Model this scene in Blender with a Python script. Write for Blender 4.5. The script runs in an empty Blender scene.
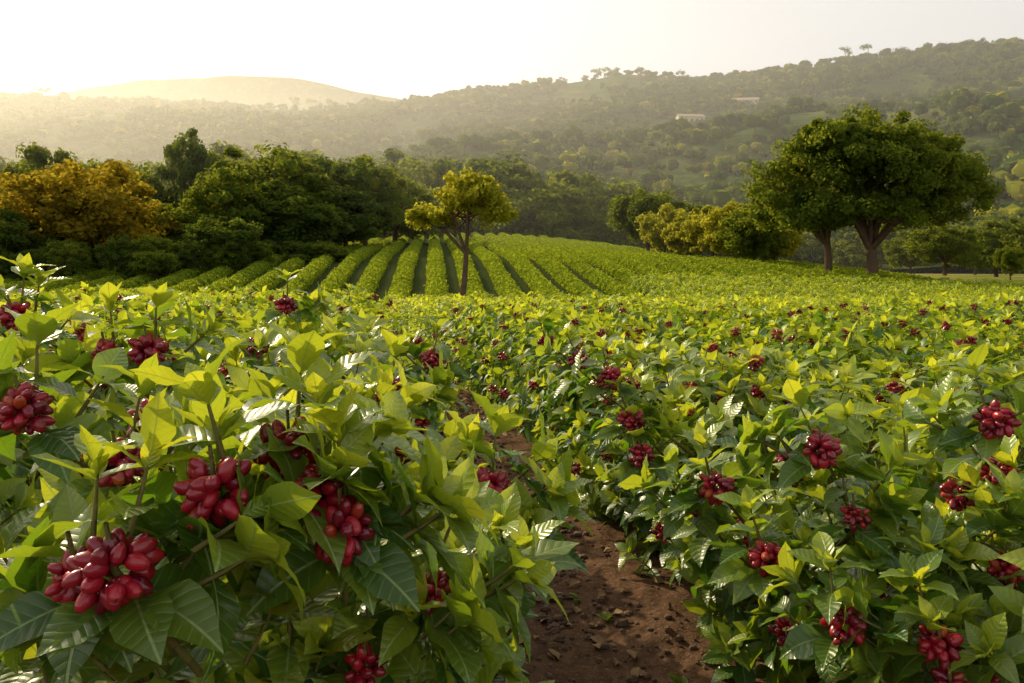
import bpy, math, time
import numpy as np
from mathutils import Vector
T0=time.time()
scene=bpy.context.scene
try:
    scene.view_settings.view_transform='Standard'; scene.view_settings.look='None'; scene.view_settings.exposure=0
except Exception: pass
CAMH=1.85; RS=-.20
# ------------------------------------------------------------------ helpers
def nrm(v): return v/(np.linalg.norm(v)+1e-9)
def sstep(a,b,x):
    t=np.clip((x-a)/(b-a),0,1); return t*t*(3-2*t)
_r=np.random.default_rng(99); _LAT=_r.random((256,256))
def vnoise(x,y):
    xi=np.floor(x).astype(int); yi=np.floor(y).astype(int); fx=x-xi; fy=y-yi
    fx=fx*fx*(3-2*fx); fy=fy*fy*(3-2*fy)
    g=lambda a,b:_LAT[a%256,b%256]
    return (g(xi,yi)*(1-fx)+g(xi+1,yi)*fx)*(1-fy)+(g(xi,yi+1)*(1-fx)+g(xi+1,yi+1)*fx)*fy
def fbm(x,y,o=4):
    s=0;a=.5
    for i in range(o):
        s=s+a*(vnoise(x+17.3*i,y+5.1*i)-.5); x=x*2.03;y=y*2.03;a*=.5
    return s
class MB:
    def __init__(s): s.V=[];s.F=[];s.U=[];s.T=[];s.M=[];s.n=0
    def add(s,v,f,uv=None,t=(0,0,0),m=0):
        v=np.asarray(v,float);f=np.asarray(f,int);k=len(v)
        s.V.append(v);s.F.append(f+s.n);s.n+=k
        s.U.append(np.zeros((k,2)) if uv is None else uv)
        t=np.asarray(t,float); s.T.append(np.tile(t,(k,1)) if t.ndim==1 else t)
        s.M.append(np.full(len(f),m))
    def mesh(s,name,mats,smooth=True):
        V=np.concatenate(s.V);F=np.concatenate(s.F);U=np.concatenate(s.U);T=np.concatenate(s.T);M=np.concatenate(s.M)
        me=bpy.data.meshes.new(name)
        me.vertices.add(len(V));me.vertices.foreach_set('co',V.ravel().astype(np.float32))
        me.loops.add(F.size);me.loops.foreach_set('vertex_index',F.ravel().astype(np.int32))
        me.polygons.add(len(F));me.polygons.foreach_set('loop_start',(np.arange(len(F))*4).astype(np.int32))
        try: me.polygons.foreach_set('loop_total',np.full(len(F),4,dtype=np.int32))
        except Exception: pass
        for m in mats: me.materials.append(m)
        me.polygons.foreach_set('material_index',M.astype(np.int32))
        me.polygons.foreach_set('use_smooth',np.full(len(F),smooth))
        uv=me.uv_layers.new(name='UVMap'); uv.data.foreach_set('uv',U[F.ravel()].ravel().astype(np.float32))
        ca=me.color_attributes.new('tint','FLOAT_COLOR','POINT')
        ca.data.foreach_set('color',np.concatenate([T,np.ones((len(T),1))],1).ravel().astype(np.float32))
        me.update(calc_edges=True); me.validate()
        return me
def link(name,data,loc=(0,0,0),rot=(0,0,0),sc=(1,1,1),parent=None):
    o=bpy.data.objects.new(name,data); scene.collection.objects.link(o)
    o.location=loc;o.rotation_euler=rot
    o.scale=sc if hasattr(sc,'__len__') else (sc,)*3
    if parent: o.parent=parent
    return o
# ------------------------------------------------------------------ materials
class NT:
    def __init__(s,name):
        s.mat=bpy.data.materials.new(name); s.mat.use_nodes=True; s.t=s.mat.node_tree; s.t.nodes.clear()
        s.out=s.n('ShaderNodeOutputMaterial')
    def n(s,ty,**k):
        x=s.t.nodes.new(ty)
        for a,b in k.items(): setattr(x,a,b)
        return x
    def l(s,a,b): s.t.links.new(a,b)
    def setv(s,sock,v):
        if isinstance(v,bpy.types.NodeSocket): s.l(v,sock)
        else:
            if isinstance(v,(tuple,list)) and len(v)==3 and sock.type=='RGBA': v=(*v,1)
            sock.default_value=v
    def math(s,op,a,b=0,c=None,clamp=False):
        x=s.n('ShaderNodeMath',operation=op,use_clamp=clamp); s.setv(x.inputs[0],a); s.setv(x.inputs[1],b)
        if c is not None: s.setv(x.inputs[2],c)
        return x.outputs[0]
    def mix(s,f,a,b,blend='MIX'):
        x=s.n('ShaderNodeMix',data_type='RGBA',blend_type=blend); s.setv(x.inputs[0],f); s.setv(x.inputs[6],a); s.setv(x.inputs[7],b)
        return x.outputs[2]
    def noise(s,scale,detail=4,vec=None,rough=.55):
        x=s.n('ShaderNodeTexNoise'); x.inputs['Scale'].default_value=scale;x.inputs['Detail'].default_value=detail;x.inputs['Roughness'].default_value=rough
        if vec is not None: s.l(vec,x.inputs['Vector'])
        return x.outputs[0]
    def rng(s,v,a,b,c=0,d=1):
        x=s.n('ShaderNodeMapRange'); s.setv(x.inputs[0],v)
        for i,q in enumerate((a,b,c,d)): x.inputs[1+i].default_value=q
        return x.outputs[0]
    def tint(s):
        a=s.n('ShaderNodeAttribute',attribute_name='tint'); x=s.n('ShaderNodeSeparateColor'); s.l(a.outputs['Color'],x.inputs[0]); return x.outputs
def coffee_leaf_mat(detail=True):
    N=NT('coffee_leaf' if detail else 'coffee_leaf_field'); t=N.tint()
    mature=N.mix(t[1],(.014,.068,.018),(.045,.135,.020))
    young=N.mix(t[1],(.26,.41,.022),(.50,.55,.030))
    base=N.mix(t[0],mature,young)
    tr=N.mix(t[0],(.15,.32,.010),(.86,.84,.035))
    if detail:
        p=N.n('ShaderNodeBsdfPrincipled')
        uv=N.n('ShaderNodeUVMap'); sp=N.n('ShaderNodeSeparateXYZ'); N.l(uv.outputs[0],sp.inputs[0])
        s=N.math('ABSOLUTE',N.math('SUBTRACT',sp.outputs[0],.5)); v=sp.outputs[1]
        mid=N.rng(s,.014,.034,1,0)
        ph=N.math('FRACT',N.math('MULTIPLY',N.math('SUBTRACT',v,N.math('MULTIPLY',s,.42)),8.0))
        tri=N.math('ABSOLUTE',N.math('SUBTRACT',ph,.5))
        vein=N.rng(tri,.42,.48)
        vm=N.math('MAXIMUM',mid,N.math('MULTIPLY',vein,.5))
        base=N.mix(N.math('MULTIPLY',vm,.8),base,(.40,.54,.17))
        tc=N.n('ShaderNodeTexCoord'); nz=N.noise(26,2,tc.outputs['Object'])
        base=N.mix(N.rng(nz,.35,.7,0,.30),base,(.07,.14,.015))
        base=N.mix(N.rng(nz,.735,.77,0,.7),base,(.18,.10,.02))
        tr=N.mix(N.math('MULTIPLY',vm,.6),tr,(.14,.20,.01))
        bmp=N.n('ShaderNodeBump'); bmp.inputs['Strength'].default_value=.42;bmp.inputs['Distance'].default_value=.003
        h=N.math('SUBTRACT',N.math('POWER',N.math('SUBTRACT',1,N.math('MULTIPLY',tri,2)),.5),N.math('MULTIPLY',mid,.9))
        N.l(h,bmp.inputs['Height']); N.l(bmp.outputs[0],p.inputs['Normal'])
        N.setv(p.inputs['Base Color'],base); p.inputs['Roughness'].default_value=.31
        p.inputs['Specular IOR Level'].default_value=.75; po=p.outputs[0]
    else:
        p=N.n('ShaderNodeBsdfDiffuse'); N.setv(p.inputs[0],base); g=N.n('ShaderNodeBsdfGlossy'); g.inputs[0].default_value=(1,1,1,1); g.inputs[1].default_value=.40
        mm=N.n('ShaderNodeMixShader'); mm.inputs[0].default_value=.05; N.l(p.outputs[0],mm.inputs[1]);N.l(g.outputs[0],mm.inputs[2]); po=mm.outputs[0]
    tl=N.n('ShaderNodeBsdfTranslucent'); N.setv(tl.inputs[0],tr)
    m=N.n('ShaderNodeMixShader'); m.inputs[0].default_value=.42; N.l(po,m.inputs[1]);N.l(tl.outputs[0],m.inputs[2])
    N.l(m.outputs[0],N.out.inputs[0]); return N.mat
def berry_mat():
    N=NT('coffee_cherry_skin'); t=N.tint()
    c=N.mix(t[1],(.12,.002,.014),(.38,.008,.022))
    c=N.mix(t[0],c,(.40,.07,.012))
    c=N.mix(N.math('GREATER_THAN',t[2],.5),c,(.035,.011,.007))
    p=N.n('ShaderNodeBsdfPrincipled'); N.setv(p.inputs['Base Color'],c)
    N.setv(p.inputs['Roughness'],N.rng(t[1],0,1,.20,.34)); p.inputs['Specular IOR Level'].default_value=.6
    N.l(p.outputs[0],N.out.inputs[0]); return N.mat
def bark_mat(name,c1,c2,sc):
    N=NT(name); tc=N.n('ShaderNodeTexCoord'); nz=N.noise(sc,4,tc.outputs['Object'])
    p=N.n('ShaderNodeBsdfDiffuse'); N.setv(p.inputs[0],N.mix(nz,c1,c2))
    b=N.n('ShaderNodeBump'); b.inputs['Strength'].default_value=.6; b.inputs['Distance'].default_value=.02; N.l(nz,b.inputs['Height']); N.l(b.outputs[0],p.inputs['Normal'])
    N.l(p.outputs[0],N.out.inputs[0]); return N.mat
def foliage_mat(name,c1,c2,tr,tf=.35):
    N=NT(name); t=N.tint(); oi=N.n('ShaderNodeObjectInfo')
    c=N.mix(t[1],c1,c2); c=N.mix(N.math('MULTIPLY',oi.outputs['Random'],.3),c,tuple(x*.6 for x in c2))
    p=N.n('ShaderNodeBsdfDiffuse'); N.setv(p.inputs[0],c)
    tl=N.n('ShaderNodeBsdfTranslucent'); N.setv(tl.inputs[0],N.mix(t[1],tuple(x*.7 for x in tr),tr))
    m=N.n('ShaderNodeMixShader'); m.inputs[0].default_value=tf; N.l(p.outputs[0],m.inputs[1]);N.l(tl.outputs[0],m.inputs[2])
    N.l(m.outputs[0],N.out.inputs[0]); return N.mat
def plain_mat(name,c1,c2,sc,rough=.8):
    N=NT(name); tc=N.n('ShaderNodeTexCoord'); nz=N.noise(sc,3,tc.outputs['Object'])
    p=N.n('ShaderNodeBsdfPrincipled'); N.setv(p.inputs['Base Color'],N.mix(nz,c1,c2)); p.inputs['Roughness'].default_value=rough
    N.l(p.outputs[0],N.out.inputs[0]); return N.mat
def ground_mat():
    N=NT('soil_and_grass'); g=N.n('ShaderNodeNewGeometry'); sp=N.n('ShaderNodeSeparateXYZ'); N.l(g.outputs['Position'],sp.inputs[0])
    P=g.outputs['Position']
    n1=N.noise(1.3,3,P); n2=N.noise(14,4,P,.65); n3=N.noise(60,2,P)
    soil=N.mix(N.rng(n2,.3,.7),(.055,.030,.019),(.20,.115,.070)); soil=N.mix(N.rng(n1,.35,.65,0,.6),soil,(.11,.065,.040))
    soil=N.mix(N.rng(n3,.58,.7,0,.5),soil,(.28,.185,.12))
    gr=N.mix(N.rng(N.noise(.05,5,P),.35,.65),(.16,.19,.035),(.38,.31,.09)); gr=N.mix(N.rng(N.noise(1.5,4,P),.3,.7,0,.4),gr,(.09,.13,.03))
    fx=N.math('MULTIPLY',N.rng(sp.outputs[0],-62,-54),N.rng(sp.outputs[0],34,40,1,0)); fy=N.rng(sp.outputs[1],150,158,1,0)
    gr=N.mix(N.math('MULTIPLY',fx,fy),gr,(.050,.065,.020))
    f=N.rng(sp.outputs[1],44,50)
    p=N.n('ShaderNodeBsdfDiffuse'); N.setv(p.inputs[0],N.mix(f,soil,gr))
    b=N.n('ShaderNodeBump'); b.inputs['Strength'].default_value=.8; b.inputs['Distance'].default_value=.03; N.l(n2,b.inputs['Height']); N.l(b.outputs[0],p.inputs['Normal'])
    N.l(p.outputs[0],N.out.inputs[0]); return N.mat
def hill_mat(name):
    N=NT(name); g=N.n('ShaderNodeNewGeometry'); P=g.outputs['Position']
    a=N.noise(.012,4,P,.6); b=N.noise(.06,5,P,.65); c=N.noise(.3,3,P)
    col=N.mix(N.rng(a,.42,.58),(.06,.105,.022),(.16,.165,.05)); col=N.mix(N.rng(b,.42,.58,0,.8),col,(.040,.072,.018)); col=N.mix(N.rng(c,.5,.7,0,.4),col,(.17,.155,.06))
    p=N.n('ShaderNodeBsdfDiffuse'); N.setv(p.inputs[0],col)
    bm=N.n('ShaderNodeBump'); bm.inputs['Strength'].default_value=1; bm.inputs['Distance'].default_value=4; N.l(b,bm.inputs['Height']); N.l(bm.outputs[0],p.inputs['Normal'])
    N.l(p.outputs[0],N.out.inputs[0]); return N.mat
M_leaf=coffee_leaf_mat(); M_leaf2=coffee_leaf_mat(False); M_berry=berry_mat(); M_stem=bark_mat('coffee_stem',(.12,.09,.035),(.20,.20,.06),30)
M_bark=bark_mat('tree_bark',(.06,.042,.028),(.16,.11,.07),3)
M_fg=foliage_mat('tree_foliage_green',(.035,.075,.014),(.11,.16,.020),(.42,.46,.035),.40)
M_fd=foliage_mat('tree_foliage_dark',(.032,.07,.017),(.085,.13,.025),(.30,.36,.03),.36)
M_fy=foliage_mat('tree_foliage_yellow_green',(.13,.17,.018),(.30,.31,.025),(.78,.70,.05),.46)
M_fo=foliage_mat('tree_foliage_autumn',(.12,.12,.014),(.30,.235,.020),(.72,.52,.035),.44)
M_crop=foliage_mat('crop_foliage',(.10,.19,.022),(.25,.34,.030),(.62,.68,.035),.40)
M_ground=ground_mat(); M_hill=hill_mat('hillside')
M_litter=plain_mat('dry_leaf',(.13,.07,.03),(.36,.22,.09),8); M_clod=plain_mat('soil_clod',(.06,.035,.023),(.22,.13,.08),20,.95)
# ------------------------------------------------------------------ leaf / berry / shoot generators
_TP=np.array([0,.06,.13,.26,.40,.54,.68,.82,.92,1.]); _WP=np.array([.035,.06,.45,.86,1,.98,.80,.46,.17,0.01])
_tmpl={}
def leaf_tmpl(NL,NW):
    if (NL,NW) in _tmpl: return _tmpl[(NL,NW)]
    t=np.linspace(0,1,NL+1); s=np.linspace(-1,1,NW+1)
    T,S=np.meshgrid(t,s,indexing='ij'); w=np.interp(T,_TP,_WP)
    i,j=np.meshgrid(np.arange(NL),np.arange(NW),indexing='ij'); a=(i*(NW+1)+j).ravel()
    F=np.stack([a,a+1,a+NW+2,a+NW+1],1)
    _tmpl[(NL,NW)]=(T.ravel(),S.ravel(),w.ravel(),F,np.stack([.5+S.ravel()*.5*w.ravel(),T.ravel()],1)); return _tmpl[(NL,NW)]
def leaf(mb,rng,base,d,n,L,age,NL=9,NW=4,wr=.27,m=0,curl=1.):
    T,S,w,F,UV=leaf_tmpl(NL,NW)
    d=nrm(d); n=nrm(n-d*np.dot(n,d)); X=np.cross(d,n)
    fold=rng.uniform(.10,.42)*curl; dr=rng.uniform(.1,1.0)*curl; W=L*wr*rng.uniform(.88,1.12); tw=rng.normal(0,.25)
    if NL>=6: A=dr*(T**1.2)
    else: A=dr*T
    y=L*(T-A*A*T*.16); z=-L*.5*A*T
    x=S*w*W; zz=np.abs(S)*w*W*fold
    if NL>=6: zz=zz+W*.14*np.sin(T*rng.uniform(11,17)+rng.uniform(0,6))*S*S*w*np.sign(S+1e-6)**(rng.integers(0,2))
    a=tw*T; x2=x*np.cos(a)-zz*np.sin(a); z2=x*np.sin(a)+zz*np.cos(a)
    bend=rng.normal(0,.06)*L*T*T
    v=base+np.outer(x2+bend,X)+np.outer(y,d)+np.outer(z2+z,n)
    mb.add(v,F,UV,(age,rng.random(),0),m)
def cube_sphere(k):
    V=[];F=[];n=0
    g=np.linspace(-1,1,k+1); g=np.tan(g*math.pi/4)
    a,b=np.meshgrid(g,g,indexing='ij'); a=a.ravel();b=b.ravel();o=np.ones_like(a)
    i,j=np.meshgrid(np.arange(k),np.arange(k),indexing='ij'); q=(i*(k+1)+j).ravel(); f=np.stack([q,q+k+1,q+k+2,q+1],1)
    for vv in ((a,b,o),(b,a,-o),(o,a,b),(-o,b,a),(b,o,a),(a,-o,b)):
        v=np.stack(vv,1); v/=np.linalg.norm(v,axis=1)[:,None]; V.append(v);F.append(f+n);n+=len(v)
    return np.concatenate(V),np.concatenate(F)
CS={k:cube_sphere(k) for k in (1,2,3,4)}
def frame(d):
    d=nrm(d); u=np.array([0,0,1.]) if abs(d[2])<.9 else np.array([1.,0,0]); a=nrm(np.cross(d,u)); return a,np.cross(d,a),d
def berry(mb,rng,c,d,L,k,m=1):
    V,F=CS[k]; a,b,dd=frame(d); z=V[:,2]; sw=(1-.16*z)
    r=L*.335; v=c+np.outer(V[:,0]*r*sw,a)+np.outer(V[:,1]*r*sw,b)+np.outer(z*L*.52,dd)
    T=np.zeros((len(V),3)); T[:,0]=(rng.random()<.04)*rng.uniform(.3,.9); T[:,1]=rng.random()
    T[:,2]=(z>.985)*1.0
    mb.add(v,F,None,T,m)
def tube(mb,pts,rad,sides=5,m=2,tint=(0,.5,0)):
    pts=np.asarray(pts,float);n=len(pts);V=[]
    for i in range(n):
        d=pts[min(i+1,n-1)]-pts[max(i-1,0)]; a,b,_=frame(d)
        th=np.arange(sides)*2*math.pi/sides
        V.append(pts[i]+np.outer(np.cos(th)*rad[i],a)+np.outer(np.sin(th)*rad[i],b))
    V=np.concatenate(V);F=[]
    for i in range(n-1):
        for j in range(sides):
            k=(j+1)%sides;F.append((i*sides+j,i*sides+k,(i+1)*sides+k,(i+1)*sides+j))
    mb.add(V,F,None,tint,m)
def cluster(mb,rng,c,R,n,L,k,axis=None):
    ph0=rng.uniform(0,6)
    for i in range(n):
        zz=1-2*(i+.5)/n; r=math.sqrt(1-zz*zz); ph=ph0+i*2.39996
        d=np.array([r*math.cos(ph),r*math.sin(ph),zz])+rng.normal(0,.16,3); d=nrm(d)
        rr=R*rng.uniform(.46,.72); dd=nrm(d+rng.normal(0,.28,3)+np.array([0,0,-.15]))
        berry(mb,rng,c+d*rr*np.array([1,1,.92]),dd,L*rng.uniform(.78,1.12),k)
UP=np.array([0,0,1.])
def shoot(mb,rng,o,axis,ln,npairs,Lmax,ageb,lod=0,rosette=True):
    NLW={0:(8,4),1:(4,2),2:(2,2)}[lod]
    axis=nrm(axis); a,b,_=frame(axis); tip=o+axis*ln+UP*ln*.12
    if lod<2: tube(mb,[o,(o+tip)/2-UP*ln*.02,tip],[.005,.0038,.002],4,2,(0,.5,0))
    ph=rng.uniform(0,3.14)
    for i in range(npairs):
        f=(i+.6)/npairs; p=o+(tip-o)*f; an=math.radians(84-34*f+rng.normal(0,8)); L=Lmax*(1-.22*f)*rng.uniform(.85,1.12)
        age=np.clip(ageb+.30*f*f+rng.normal(0,.10),0,1)
        for k in (0,math.pi):
            q=ph+k+rng.normal(0,.2); r=a*math.cos(q)+b*math.sin(q)
            d=axis*math.cos(an)+r*math.sin(an); n=axis*math.sin(an)-r*math.cos(an)+UP*.8+rng.normal(0,.15,3)
            leaf(mb,rng,p,d,n,L,age,*NLW)
        ph+=math.pi/2+rng.normal(0,.2)
    if rosette:
        for i,(an,Lr) in enumerate(((48,.80),(28,.62),(12,.40))[:3 if lod<2 else 1]):
            for k in (0,math.pi):
                q=ph+k+rng.normal(0,.2); r=a*math.cos(q)+b*math.sin(q); an2=math.radians(an+rng.normal(0,8))
                d=axis*math.cos(an2)+r*math.sin(an2); n=axis*math.sin(an2)-r*math.cos(an2)+rng.normal(0,.1,3)
                leaf(mb,rng,tip-axis*.01*i,d,n,Lmax*Lr*rng.uniform(.85,1.1),np.clip(ageb+.38+.17*i+rng.normal(0,.12),0,1),*NLW,wr=.25,curl=.8)
            ph+=math.pi/2
def bush_mesh(name,seed,R,H,nsh,Lmax,lod,nfruit):
    rng=np.random.default_rng(seed); mb=MB(); zc=H*.46; hz=H*.54
    if lod<2:
        for i in range(6 if lod==0 else 3):
            th=rng.uniform(0,6.28); e=np.array([math.cos(th)*R*.55,math.sin(th)*R*.55,H*rng.uniform(.6,.85)])
            tube(mb,[(rng.normal(0,.04),rng.normal(0,.04),-.05),e*np.array([.35,.35,.5]),e],[.018,.012,.006],6,2)
    fr=set(rng.choice(nsh,nfruit,replace=False))
    for i in range(nsh):
        zz=rng.uniform(-.78,1.0) if lod<2 else rng.uniform(-.3,1.0); th=i*2.39996+rng.normal(0,.2)
        rr=(1-abs(zz)**2.3)**(1/2.3); d=np.array([rr*math.cos(th),rr*math.sin(th),zz])
        bump=1+rng.normal(0,.07)
        surf=np.array([d[0]*R*bump,d[1]*R*bump,zc+d[2]*hz*bump])
        if zz>.3: surf[2]+=rng.uniform(-.02,.06)
        ax=nrm(np.array([d[0],d[1],.45+.9*max(zz,0)])+rng.normal(0,.22,3)); ln=rng.uniform(.12,.22)
        o=surf-ax*ln*1.1
        ageb=np.clip(.05+.36*max(zz,0)**1.3+rng.normal(0,.13),0,.7)
        shoot(mb,rng,o,ax,ln,rng.integers(3,5) if lod<1 else (3 if lod<2 else 2),Lmax*rng.uniform(.8,1.15),ageb+(.10 if lod==2 else 0),lod)
        if i in fr and zz>-.35:
            out=nrm(np.array([d[0],d[1],.15])+rng.normal(0,.1,3))
            c=surf-ax*ln*rng.uniform(.0,.25)+out*(.09 if zz<.6 else .04)
            cluster(mb,rng,c,rng.uniform(.048,.066),(22,13,6)[lod],(.035,.040,.050)[lod],(3,2,1)[lod])
    for i in range((150,60,20)[lod]):
        d=nrm(rng.normal(0,1,3)); p=np.array([d[0]*R*.66,d[1]*R*.66,zc+d[2]*hz*.74])*1.0
        leaf(mb,rng,p,nrm(d*np.array([1,1,.3])+rng.normal(0,.4,3)),UP+d*.5+rng.normal(0,.3,3),Lmax*1.15,rng.uniform(0,.12),4 if lod<2 else 2,2)
    return mb.mesh(name,[M_leaf if lod==0 else M_leaf2,M_berry,M_stem])
# ------------------------------------------------------------------ terrain
def pathx(y): return 1.12+RS*y
def terrain(x,y,micro=True):
    x=np.asarray(x,float);y=np.asarray(y,float)
    z=-1.15*sstep(8,42,y)*(1-sstep(52,78,y))
    t=np.clip((y-45)/103,0,1); ramp=t+.02*np.sin(t*6.28)
    z=z+7.2*ramp*np.exp(-((x+8)/44)**2)*(1-sstep(150,215,y))
    z=z+.12*fbm(x/12,y/12,3)*sstep(10,30,y)
    if micro:
        near=1-sstep(16,40,np.hypot(x,y))
        z=z+near*(.10*fbm(x*2.2,y*2.2,3)+.05*fbm(x*9,y*9,3))
        z=z-.05*np.exp(-((x-pathx(y))/.3)**2)*near
    return z
u=np.linspace(-1,1,420); k=9.5; sx=4500*np.sinh(k*u)/math.sinh(k)
uy=np.linspace(-.80,1,440); sy=4500*np.sinh(k*uy)/math.sinh(k)+3
XX,YY=np.meshgrid(sx+.5,sy,indexing='ij')
mb=MB(); ny=len(sy); i,j=np.meshgrid(np.arange(len(sx)-1),np.arange(ny-1),indexing='ij'); a=(i*ny+j).ravel()
mb.add(np.stack([XX.ravel(),YY.ravel(),terrain(XX,YY).ravel()],1),np.stack([a,a+ny,a+ny+1,a+1],1))
link('ground',mb.mesh('ground',[M_ground]))
# hills
RP=np.array([[-300,100],[0,95],[100,99],[200,104],[300,107],[340,101],[400,102],[480,92],[560,84],[620,73],[700,79],[760,75],[830,60],[900,54],[960,47],[1024,45],[1400,60]],float)
def ycr(U): return 900-230*sstep(.05,.7,U)
def hillz(U,Y):
    px=512+U*796; Yc=ycr(U)
    zc=CAMH+(265-np.interp(px,RP[:,0],RP[:,1]))/796*Yc
    g=Y/Yc; rise=np.clip((g-.17)/.83,0,1)**1.45; back=1-.5*sstep(1.0,1.9,g)
    X=U*Y
    z=zc*rise*back-3
    z=z+ (58*fbm(X/170+3,Y/150+1,4)+12*fbm(X/50,Y/50,3))*sstep(.2,.5,g)*(1-.75*sstep(.75,1.0,g)*(1-sstep(1.0,1.15,g)))
    return z
UU,YH=np.meshgrid(np.linspace(-1.15,1.15,440),np.linspace(165,1600,260),indexing='ij')
mb=MB(); ny=260; i,j=np.meshgrid(np.arange(439),np.arange(259),indexing='ij'); a=(i*ny+j).ravel()
mb.add(np.stack([(UU*YH).ravel(),YH.ravel(),hillz(UU,YH).ravel()],1),np.stack([a,a+ny,a+ny+1,a+1],1))
link('hills',mb.mesh('hills',[M_hill]))
FP=np.array([[-600,110],[-200,98],[0,94],[60,88],[140,78],[230,70],[300,75],[360,86],[420,98],[500,112],[1400,150]],float)
UU,YH=np.meshgrid(np.linspace(-1.4,1.4,200),np.linspace(3000,4300,30),indexing='ij')
zz=(CAMH+(265-np.interp(512+UU*796,FP[:,0],FP[:,1]))/796*3700)*np.exp(-((YH-3700)/420)**2)+60*fbm(UU*8,YH/300,4)-20
mb=MB(); ny=30; i,j=np.meshgrid(np.arange(199),np.arange(29),indexing='ij'); a=(i*ny+j).ravel()
mb.add(np.stack([(UU*YH).ravel(),YH.ravel(),zz.ravel()],1),np.stack([a,a+ny,a+ny+1,a+1],1))
link('distant_mountain',mb.mesh('distant_mountain',[M_hill]))
# ------------------------------------------------------------------ trees
def crown_leaves(mb,rng,C,Rc,per,size,m=0,flat=.75,core=0):
    n=len(C)*per; ci=np.repeat(np.arange(len(C)),per); cl=rng.random(len(C))
    d=rng.normal(0,1,(n,3)); d/=np.linalg.norm(d,axis=1)[:,None]
    r=rng.random(n)**.5*(1+.25*rng.random(n)**3); P=C[ci]+d*(r*Rc[ci])[:,None]*np.array([1,1,flat])
    nn=d*.8+rng.normal(0,.6,(n,3))+np.array([0,0,.35]); nn/=np.linalg.norm(nn,axis=1)[:,None]
    t=np.cross(nn,rng.normal(0,1,(n,3))); t/=np.linalg.norm(t,axis=1)[:,None]; b=np.cross(nn,t)
    s=(size*rng.uniform(.6,1.3,n))[:,None]
    V=np.stack([P-t*s,P-b*s*.55+nn*s*.15,P+t*s,P+b*s*.55+nn*s*.15],1).reshape(-1,3)
    F=np.arange(n*4).reshape(n,4)
    T=np.zeros((n*4,3)); T[:,1]=np.repeat(np.clip(cl[ci]*.6+rng.random(n)*.4,0,1),4)
    mb.add(V,F,None,T,m)
    if core:
        V0,F0=CS[2]; k=len(V0); nc=len(C)
        V=(V0[None]*(1+rng.normal(0,.10,(nc,k,1)))*np.array([1,1,flat])*(Rc*core)[:,None,None]+C[:,None,:]).reshape(-1,3)
        F=(F0[None]+np.arange(nc)[:,None,None]*k).reshape(-1,4)
        T=np.zeros((nc*k,3)); T[:,1]=np.repeat(cl*.5,k); mb.add(V,F,None,T,m)
def tree_mesh(name,seed,trunkH,lobes,ncl,rcl,per,size,tr,mat,lean=(0,0),full=False):
    rng=np.random.default_rng(seed); mb=MB(); L=np.array(lobes,float)
    w=L[:,3]*L[:,4]*L[:,5]; w/=w.sum(); C=[]
    for q in range(ncl):
        l=L[rng.choice(len(L),p=w)]; d=nrm(rng.normal(0,1,3)); 
        if d[2]<-.35 and not full: d[2]*=-.6
        r=rng.random()**.32*rng.uniform(.9,1.12); C.append(l[:3]+d*r*l[3:6]*(1-rcl/max(l[3:6])*.6))
    C=np.array(C); Rc=rcl*rng.uniform(.4,1.35,ncl)
    crown_leaves(mb,rng,C,Rc,per,size)
    top=np.array([lean[0],lean[1],trunkH])
    tube(mb,[(0,0,-.4),(tr*.2,0,trunkH*.08),top*.5+np.array([tr*.3,0,0]),top],[tr*1.7,tr*1.1,tr*.9,tr*.75],10,1)
    nl=min(9,ncl); idx=rng.choice(ncl,nl,replace=False)
    for ii in idx:
        e=C[ii]; mid=top+(e-top)*.5+np.array([0,0,.12*np.linalg.norm(e-top)])+rng.normal(0,.03*trunkH,3)
        tube(mb,[top-np.array([0,0,tr]),mid,e],[tr*.55,tr*.32,tr*.08],7,1)
        for jj in rng.choice(ncl,3):
            e2=C[jj]
            if np.linalg.norm(e2-mid)<np.linalg.norm(L[0,3:6])*.9: tube(mb,[mid,(mid+e2)/2+rng.normal(0,.15,3),e2],[tr*.25,tr*.14,tr*.04],5,1)
    return mb.mesh(name,[mat,M_bark])
def tz(x,y): return float(terrain(x,y,False))
mt=tree_mesh('shade_tree',5,3.2,[(0,0,9.2,8.4,7.5,5.6),(-7.6,0,6.6,3.8,4.5,5.2),(6.2,0,7.6,4.6,5,4.8),(-3,-2,11.0,5.5,5,3.6),(0,0,5.8,8,6,3.2),(3.5,1,11.2,4.5,4,3.0)],580,1.05,150,.20,.52,M_fg)
link('shade_tree',mt,(31.5,70,tz(31.5,70)-.1))
mt2=tree_mesh('shade_tree_b',6,3.2,[(-2.0,0,5.4,3.5,3.5,4.2)],85,1.0,140,.20,.36,M_fg)
link('shade_tree',mt2,(28.3,71.5,tz(28.5,71)))
ml=tree_mesh('lone_tree',11,3.6,[(.5,0,6.2,2.7,2.5,2.3),(-1.7,0,5.5,1.6,1.5,1.3),(2.3,0,5.5,1.4,1.5,1.3),(.8,0,7.6,1.5,1.4,.9)],110,.58,95,.14,.20,M_fy,lean=(.35,0))
link('young_shade_tree',ml,(-3.1,48,tz(-3.1,48)))
def gen(name,seed,mat,H=9,W=4.5,size=.20,per=130,ncl=125):
    r=np.random.default_rng(seed); lob=[(0,0,H*.56,W,W,H*.42)]
    for q in range(4):
        th=r.uniform(0,6.28); lob.append((math.cos(th)*W*.55,math.sin(th)*W*.55,H*r.uniform(.32,.74),W*.5,W*.5,H*.24))
    return tree_mesh(name,seed,H*.28,lob,ncl,W*.19,per,size,H*.026,mat,full=True)
VG=[gen('broadleaf_g%d'%i,20+i,M_fd) for i in range(4)]
VM=[gen('broadleaf_m%d'%i,30+i,M_fg) for i in range(3)]
VY=[gen('broadleaf_y%d'%i,40+i,M_fy,H=7,W=3.8) for i in range(3)]
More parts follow.
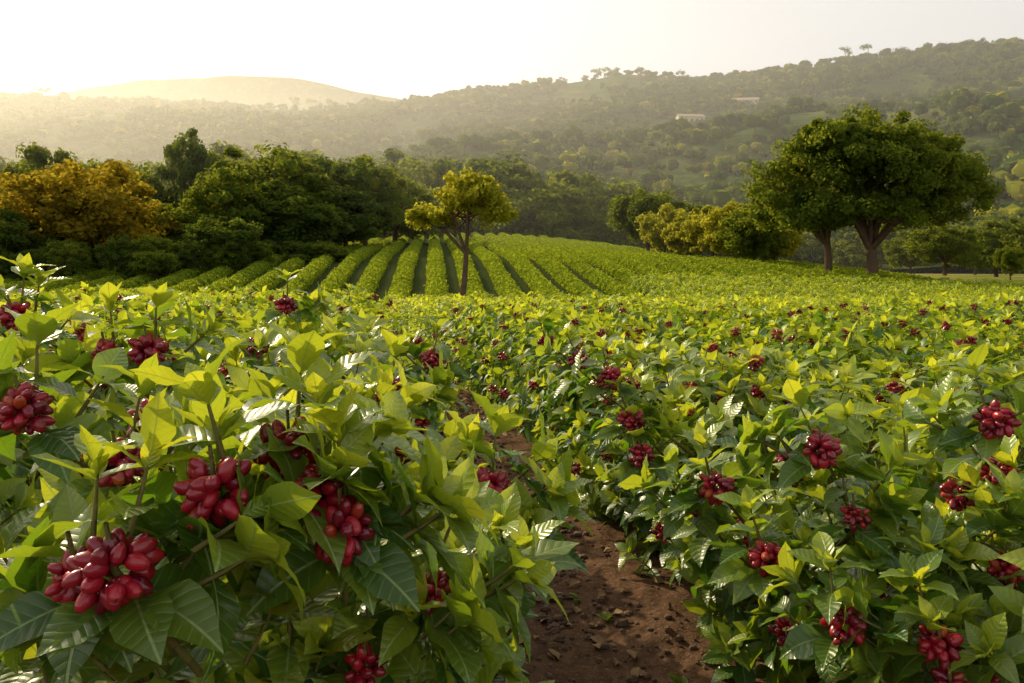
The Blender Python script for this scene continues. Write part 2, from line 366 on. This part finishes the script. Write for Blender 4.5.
VO=[gen('autumn_%d'%i,50+i,M_fo,H=9,W=5) for i in range(2)]
_dim={}
def dims(me):
    if me.name not in _dim:
        zs=np.empty(len(me.vertices)*3,np.float32); me.vertices.foreach_get('co',zs); zs=zs.reshape(-1,3); _dim[me.name]=(np.percentile(zs[:,2],99.7),np.percentile(np.abs(zs[:,0]),98))
    return _dim[me.name]
rg=np.random.default_rng(7)
def put(nm,var,px,d,top,wid=None,parent=None):
    x=(px-512)/796*d; b=tz(x,d)-.2; me=var[rg.integers(len(var))]; mh,mw=dims(me)
    H=CAMH+(265-top)/796*d-b; s=H/mh; w=s if wid is None else (wid/2/796*d)/mw
    return link(nm,me,(x,d,b),(0,0,rg.uniform(0,6.28)),(w,w,s),parent)
put('autumn_tree',VO,84,74,164,150)
put('broadleaf_tree',VY,150,84,205,70)
for px,d,top,w in ((10,80,178,110),(-10,66,205,80),(48,98,150,90),(190,100,134,62),(135,96,165,80),(232,84,172,90),(270,92,150,120),(310,100,160,110),(330,96,185,90),(365,108,158,70),(180,80,205,70),(225,70,218,64),(300,85,200,80),(345,105,190,80),(395,120,178,80),(30,70,225,60)):
    put('broadleaf_tree',VG if rg.random()<.4 else VM,px,d,top,w)
for px,d,top,w in ((648,112,192,66),(672,104,208,58),(690,98,214,50),(712,92,208,58),(735,86,204,60),(755,82,206,56),(700,118,205,60),(775,90,214,50)):
    put('broadleaf_tree',VY if rg.random()<.65 else VM,px,d,top,w)
for px,d,top,w in ((945,95,226,62),(996,102,222,60),(910,120,232,40),(1040,96,215,60),(1010,75,247,24),(975,140,236,40)):
    put('broadleaf_tree',VM,px,d,top,w)
und=link('woodland_undergrowth',None)
for q in range(70):
    px=rg.uniform(-90,335); put('shrub',VG+VM,px,rg.uniform(62,84)+max(0,px-150)*.06,rg.uniform(232,256),rg.uniform(24,40),und)
tl=link('distant_treeline',None)
for q in range(110):
    px=rg.uniform(-120,1150); d=rg.uniform(165,215)
    t=168+ (36*abs(px-480)/300 if px>480 else 0)+rg.normal(0,14)
    if px>600: t=rg.uniform(205,235)
    x=(px-512)/796*d; me=(VG+VM+VM)[rg.integers(10)]
    b=-1.5; s=(CAMH+(265-t)/796*d-b)/9.2
    link('treeline_tree',me,(x,d,b),(0,0,rg.uniform(0,6)),(s*1.15,s*1.15,s),tl)
def hill_forest():
    rng=np.random.default_rng(77); n=40000
    U=rng.uniform(-.85,.85,n); Y=190+ (930-190)*rng.random(n)**.75; X=U*Y
    den=fbm(X/80+9,Y/70+4,4)*2.5+.60+.28*sstep(.0,.6,U)+.25*(1-sstep(190,300,Y))
    keep=(rng.random(n)<np.clip((den-.38)*1.9,0.06,1))&(Y<ycr(U)*1.04)
    U,Y,X=U[keep],Y[keep],X[keep]; Z=hillz(U,Y); m=len(U); print('hill trees',m)
    s=rng.uniform(1.8,4.6,m)*(1+.5*(rng.random(m)<.14)); 
    kind=rng.choice(4,m,p=[.50,.42,.07,.01])
    mb=MB()
    for kk in range(4):
        I=np.where(kind==kk)[0]; C=[];R=[]
        for a in range(3):
            o=rng.normal(0,.45,(len(I),3))*s[I][:,None]*np.array([1,1,.35])
            C.append(np.stack([X[I],Y[I],Z[I]+s[I]*.9],1)+o); R.append(s[I]*rng.uniform(.5,.95,len(I)))
        crown_leaves(mb,rng,np.concatenate(C),np.concatenate(R),11,.8,kk,.85,core=.72)
    for q in range(m):
        if rng.random()<.06: tube(mb,[(X[q],Y[q],Z[q]-1),(X[q],Y[q],Z[q]+s[q])],[.35,.25],4,4)
    sk=[(38,9),(47,7),(204,7.5),(297,8),(312,7),(330,6),(372,6),(596,7),(604,6.5),(640,6),(682,6),(845,7.5),(868,7.5),(900,6.5),(965,6),(985,6)]
    sk+=[(float(p),float(q)) for p,q in zip(rng.uniform(540,1060,80),rng.uniform(3,5.5,80))]+[(float(p),float(q)) for p,q in zip(rng.uniform(-20,540,30),rng.uniform(2.5,4.5,30))]
    for px,sz in sk:
        Uq=(px-512)/796; Yq=float(ycr(np.array(Uq)))*rng.uniform(.97,1.01); z=float(hillz(np.array(Uq),np.array(Yq))); f=1.35 if sz>5.6 else .8
        C=np.array([[Uq*Yq+rng.normal(0,sz*.38),Yq+rng.normal(0,2),z+sz*f*1.1+rng.normal(0,sz*.16)] for _ in range(7)]); crown_leaves(mb,rng,C,sz*rng.uniform(.3,.5,7),50,.7,0,.75)
        tube(mb,[(Uq*Yq,Yq,z-2),(Uq*Yq,Yq,z+sz*f)],[.45,.25],5,4)
    link('hillside_forest',mb.mesh('hillside_forest',[M_fd,M_fg,M_fy,M_fo,M_bark],True))
hill_forest()
# ------------------------------------------------------------------ farm buildings on the hill
M_wall=plain_mat('plaster_wall',(.52,.44,.32),(.64,.56,.44),.6); M_roof=plain_mat('clay_roof',(.40,.28,.18),(.52,.38,.26),1.5); M_win=plain_mat('dark_opening',(.02,.02,.02),(.035,.03,.03),2,.4)
def box(mb,c,s,m):
    V,F=CS[1]; V=V/np.abs(V).max(); mb.add(V*np.array(s)/2+np.array(c),F,None,(0,.5,0),m)
def farmhouse(px,Y,w,dp,h,rot,lift):
    U=(px-512)/796; z=float(hillz(np.array(U),np.array(float(Y))))
    e=link('farm_building',None,(U*Y,Y,z+lift),(0,0,rot))
    a=MB(); box(a,(0,0,h/2-3.5),(w,dp,h+7),0); link('walls',a.mesh('walls',[M_wall],False),parent=e)
    a=MB(); o=.6; r=h+dp*.28
    for sg in (-1,1):
        V=[(-w/2-o,sg*(dp/2+o),h-.15),(w/2+o,sg*(dp/2+o),h-.15),(w/2+o,0,r),(-w/2-o,0,r)]; V2=[(x,y,q+.25) for x,y,q in V]
        a.add(V+V2,[(0,1,2,3),(4,5,6,7),(0,1,5,4),(2,3,7,6),(0,3,7,4),(1,2,6,5)],None,(0,0,0),0)
    for sg in (-1,1): a.add([(sg*w/2,-dp/2,h),(sg*w/2,dp/2,h),(sg*w/2,.01,r),(sg*w/2,-.01,r)],[(0,1,2,3)],None,(0,0,0),1)
    link('roof',a.mesh('roof',[M_roof,M_wall],False),parent=e)
    a=MB(); n=int(w//4)
    for q in range(n): box(a,(-w/2+(q+.5)*w/n,-dp/2-.03,h*.55 if q!=n//2 else h*.38),(1.3,.12,h*.36 if q!=n//2 else h*.72),0)
    link('windows_and_door',a.mesh('openings',[M_win],False),parent=e)
farmhouse(690,600,20,9,6.5,.1,3.2); farmhouse(742,680,26,10,3.5,-.15,2.8)
# ------------------------------------------------------------------ crop rows on the slope
def seg_mesh(name,seed):
    rng=np.random.default_rng(seed); mb=MB(); n=2300; 
    y=rng.uniform(-.1,6.1,n); th=rng.uniform(-.25,math.pi+.25,n); rr=rng.uniform(.72,1.05,n)*(1+.15*np.sin(y*4.1+seed)+.1*np.sin(y*9+seed*2))
    P=np.stack([np.cos(th)*.68*rr,y,.22+np.sin(th)*.54*rr],1); d=np.stack([np.cos(th),y*0,np.sin(th)],1)
    nn=d+rng.normal(0,.6,(n,3)); nn/=np.linalg.norm(nn,axis=1)[:,None]; t=np.cross(nn,rng.normal(0,1,(n,3))); t/=np.linalg.norm(t,axis=1)[:,None]; b=np.cross(nn,t); s=rng.uniform(.06,.13,n)[:,None]
    V=np.stack([P-t*s,P-b*s*.5,P+t*s,P+b*s*.5],1).reshape(-1,3); T=np.zeros((n*4,3)); T[:,1]=np.repeat(rng.random(n),4)
    mb.add(V,np.arange(n*4).reshape(n,4),None,T,0); return mb.mesh(name,[M_crop])
SEG=[seg_mesh('crop_hedge_%d'%i,60+i) for i in range(4)]
sl=-.10; ang=math.atan(-sl)
for r in range(-16,17):
    rowp=link('crop_row',None); 
    for q in range(18):
        y=47+q*5.8; x=-4.4+r*2.55+sl*(y-47)
        if r<-9 and y>50+ (18+r)*14: continue
        if r>11 and y>60+(20-r)*12: continue
        y2=y+5.8; z1=tz(x,y); z2=tz(x+sl*5.8,y2)
        link('hedge',SEG[rg.integers(4)],(x,y,z1-.05),(math.atan2(z2-z1,5.8),0,ang),(rg.uniform(.92,1.08),1,rg.uniform(.85,1.15)),rowp)
# ------------------------------------------------------------------ coffee plants
B0=[bush_mesh('coffee_bush_a%d'%i,100+i,.70,1.30,104,.165,0,20) for i in range(5)]
B1=[bush_mesh('coffee_bush_b%d'%i,120+i,.74,1.30,68,.165,1,14) for i in range(5)]
B2=[bush_mesh('coffee_bush_c%d'%i,140+i,.80,1.25,60,.20,2,4) for i in range(4)]
print('bushes built',time.time()-T0)
rb=np.random.default_rng(3); cnt=0
rowoff=[(0,-.16),(1,2.22)]+[(2+i,2.22+1.68*(i+1)) for i in range(40)]+[(60+i,-.16-1.62*(i+1)) for i in range(26)]
for rid,off in rowoff:
    parent=None; y=2.0
    while y<62:
        x=off+RS*y
        lim=.70*y+1.6
        yy=y+rb.normal(0,.06); xx=x+rb.normal(0,.04)
        ok=abs(x)<lim and (y<46 or (x>9 and y<60)) and not(abs(x-(-3.1))<.6 and abs(y-48)<1)
        if ok:
            d=math.hypot(xx,yy); hs=(1.08 if off<.1 else 1.0)*rb.uniform(.94,1.07)
            if off<0 and d<3: hs=1.14
            if off<-1 and d<6: hs*=1.12
            V=B0 if d<6 else (B1 if d<15 else B2)
            if d<6: link('coffee_bush',V[rb.integers(len(V))],(xx,yy,tz(xx,yy)),(0,0,rb.uniform(0,6.28)),(rb.uniform(.95,1.04),rb.uniform(.97,1.06),hs)); cnt+=1
            else:
                if parent is None: parent=link('coffee_bush_row',None)
                link('bush',V[rb.integers(len(V))],(xx,yy,tz(xx,yy)),(0,0,rb.uniform(0,6.28)),(1.0,1.03,hs),parent); cnt+=1
        y+=.92 if y<17 else 1.05
print('bush count',cnt,time.time()-T0)
heroL=[(-.429,1.15,1.525,1.2),(-.363,1.30,1.548,1.15),(-.30,1.24,1.50,1.0),(-.259,1.20,1.45,1.05),(-.524,1.05,1.448,1.15),(-.60,1.10,1.42,.9),(-.739,1.5,1.473,1.0),(-.918,1.5,1.577,1.1),(-1.046,2.3,1.604,1.15),(-1.167,2.3,1.59,1.0),(-.053,1.9,1.313,1.15),(-.144,1.4,1.278,.85),(-.40,2.6,1.425,1.0),(-.24,1.3,1.19,.8),(-.315,1.5,1.18,.8),(-1.14,4.0,1.65,1.1),(-1.56,2.5,1.69,1.1),(-.36,3.6,1.42,1.1)]
heroR=[(.419,3.4,1.367,1.25),(.497,3.3,1.207,1.25),(.523,3.2,1.086,1.15),(.663,2.6,1.125,1.2),(.74,2.3,1.003,1.2),(.896,2.3,1.315,1.2),(.837,2.0,.946,1.15),(1.396,2.3,1.402,1.2),(1.02,1.9,.943,1.1),(.97,2.25,1.14,.8),(1.12,1.9,.85,1.1),(1.3,2.1,1.05,1.0),(1.02,1.85,.86,1.0),(.62,2.75,1.02,.8),(.35,4.2,1.35,1.2),(.20,4.6,1.40,1.1)]
def hero(nm,lst,seed,cx,low=()):
    rng=np.random.default_rng(seed); mb=MB()
    for (x,y,z,s) in lst:
        c=np.array([x,y,z]); root=np.array([x*.6+cx(y)*.4,y+.38,z-.42])
        side=nrm(c-root); ax=nrm(side*.5+UP*.9)
        tube(mb,[root,(root+c)/2+np.array([0,.02,-.03]),c,c+ax*.07],[.008,.006,.005,.003],6,2)
        cluster(mb,rng,c,.058*s,int(27*s*s),.034*min(s,1.05),4)
        shoot(mb,rng,c+ax*.03+np.array([0,.05,0]),nrm(ax+rng.normal(0,.15,3)+np.array([0,.35,0])),.10,2,.135,.25,0)
        for q in range(4):
            th=rng.uniform(-.6,3.7); o=np.array([math.cos(th)*.085,abs(math.sin(th))*.06+.04,-.05+rng.normal(0,.03)])
            shoot(mb,rng,c+o,nrm(np.array([math.cos(th)*1.1,.2,.6])+rng.normal(0,.15,3)),.09,2,.150,.12,0,q<2)
        for q in range(7):
            th=rng.uniform(3.4,6.0) if q<4 else rng.uniform(-.4,3.4)
            leaf(mb,rng,c+np.array([math.cos(th)*.035,.03,-.045]),np.array([math.cos(th),math.sin(th)*.6,-.1]),UP+rng.normal(0,.25,3)-np.array([0,.35,0]),rng.uniform(.11,.155),rng.uniform(.05,.35))
    for (x,y,z) in low:
        o=np.array([x,y,z]); r=np.array([x-.1,y+.3,z-.3]); tube(mb,[r,(r+o)/2-UP*.02,o],[.007,.006,.005],5,2)
        for q in range(3): shoot(mb,rng,o+rng.normal(0,.05,3),np.array([rng.normal(.1,.5),-.3,.9]),.11,3,.15,rng.uniform(0,.25),0)
    o=link(nm,mb.mesh(nm,[M_leaf,M_berry,M_stem])); return o
h1=hero('fruiting_branches',heroL,301,lambda y:-.18+RS*y,[(.10,1.75,.72),(.02,1.5,.80),(-.12,1.35,1.02),(-.10,1.6,1.12),(-.36,1.32,1.16),(-.48,1.28,1.12),(-.62,1.3,1.18),(-.74,1.35,1.2),(-.3,1.36,1.08),(-.85,1.45,1.25),(-.02,1.7,1.15),(.08,1.95,1.1)])
h2=hero('fruiting_branches',heroR,302,lambda y:2.2+RS*y,[(.95,2.2,.75),(1.1,2.15,.95),(1.25,2.1,1.1),(1.0,2.3,1.1),(1.2,2.0,.8)])
nb=[o for o in scene.objects if o.name.startswith('coffee_bush') and o.type=='MESH']
for h,tx in ((h1,-.5),(h2,1.6)):
    b=min(nb,key=lambda o:abs(o.location.x-tx)+abs(o.location.y-2)); bpy.context.view_layer.update(); h.parent=b; h.matrix_parent_inverse=b.matrix_world.inverted()
# ------------------------------------------------------------------ path litter
rng=np.random.default_rng(12); mb=MB()
for q in range(2600):
    y=rng.uniform(1.5,14); x=pathx(y)+rng.normal(0,.33); s=abs(rng.normal(0,.012))+.005; V,F=CS[2]
    v=V*np.array([s,s*rng.uniform(.6,1),s*rng.uniform(.5,.8)])*(1+rng.normal(0,.13,(len(V),1))); mb.add(v+np.array([x,y,float(terrain(x,y))+s*.3]),F,None,(0,.5,0),0)
link('soil_clods',mb.mesh('soil_clods',[M_clod],False))
mb=MB()
for q in range(420):
    y=rng.uniform(1.8,14); x=pathx(y)+rng.normal(0,.36); th=rng.uniform(0,6.28)
    leaf(mb,rng,np.array([x,y,float(terrain(x,y))+.015]),np.array([math.cos(th),math.sin(th),rng.uniform(-.05,.25)]),UP+rng.normal(0,.3,3),rng.uniform(.05,.12),0,6,2,m=0,curl=1.3)
link('fallen_leaves',mb.mesh('fallen_leaves',[M_litter]))
mb=MB()
for q in range(60):
    y=rng.uniform(2.2,12); sd=rng.choice((-1,1)); x=pathx(y)+sd*abs(rng.normal(.32,.08)); o=np.array([x,y,float(terrain(x,y))])
    for k2 in range(rng.integers(4,9)):
        th=rng.uniform(0,6.28); leaf(mb,rng,o,np.array([math.cos(th)*.8,math.sin(th)*.8,rng.uniform(.4,1.2)]),UP,rng.uniform(.04,.10),rng.uniform(.2,.6),6,2)
link('path_weeds',mb.mesh('path_weeds',[M_leaf]))
# ------------------------------------------------------------------ haze over the valley
SUN_EL=math.radians(29); SUN_AZ=math.radians(-43)
HZ=NT('valley_haze_air'); vs=HZ.n('ShaderNodeVolumeScatter'); vs.inputs['Color'].default_value=(1,.95,.84,1); vs.inputs['Density'].default_value=.00066; vs.inputs['Anisotropy'].default_value=.55
HZ.l(vs.outputs[0],HZ.out.inputs['Volume'])
mb=MB(); V,F=CS[1]; V=V/np.abs(V).max(); mb.add(V*np.array([4500,2200,130])+np.array([0,82+2200,115]),F)
link('valley_haze',mb.mesh('valley_haze',[HZ.mat],False))
# ------------------------------------------------------------------ light
w=bpy.data.worlds.new('World'); scene.world=w; w.use_nodes=True; nt=w.node_tree; bg=nt.nodes['Background']
sky=nt.nodes.new('ShaderNodeTexSky'); sky.sky_type='NISHITA'; sky.sun_disc=False; sky.sun_elevation=SUN_EL; sky.sun_rotation=SUN_AZ
sky.altitude=300; sky.air_density=1.0; sky.dust_density=7.0; sky.ozone_density=1.0
tcw=nt.nodes.new('ShaderNodeTexCoord'); spw=nt.nodes.new('ShaderNodeSeparateXYZ'); nt.links.new(tcw.outputs['Generated'],spw.inputs[0])
mr=nt.nodes.new('ShaderNodeMapRange'); nt.links.new(spw.outputs[2],mr.inputs[0])
for q,vv in enumerate((.15,.80,.60,.22)): mr.inputs[1+q].default_value=vv      # haze veil thins towards the zenith
mx=nt.nodes.new('ShaderNodeMix'); mx.data_type='RGBA'; mx.inputs[7].default_value=(10.6,9.8,8.5,1); nt.links.new(mr.outputs[0],mx.inputs[0])
nt.links.new(sky.outputs[0],mx.inputs[6]); nt.links.new(mx.outputs[2],bg.inputs[0]); bg.inputs[1].default_value=.145
L=bpy.data.lights.new('sun','SUN'); L.energy=5; L.angle=math.radians(.6); L.color=(1,.83,.52)
so=link('sun',L,(0,0,50)); D=Vector((math.sin(SUN_AZ)*math.cos(SUN_EL),math.cos(SUN_AZ)*math.cos(SUN_EL),math.sin(SUN_EL))); so.rotation_mode='QUATERNION'; so.rotation_quaternion=D.to_track_quat('Z','Y')
# ------------------------------------------------------------------ camera
c=bpy.data.cameras.new('camera'); c.lens=28; c.sensor_width=36; c.shift_y=-76.5/1024; c.clip_start=.05; c.clip_end=9000
co=link('camera',c,(0,0,CAMH),(math.radians(90),0,0)); scene.camera=co
print('done',time.time()-T0)
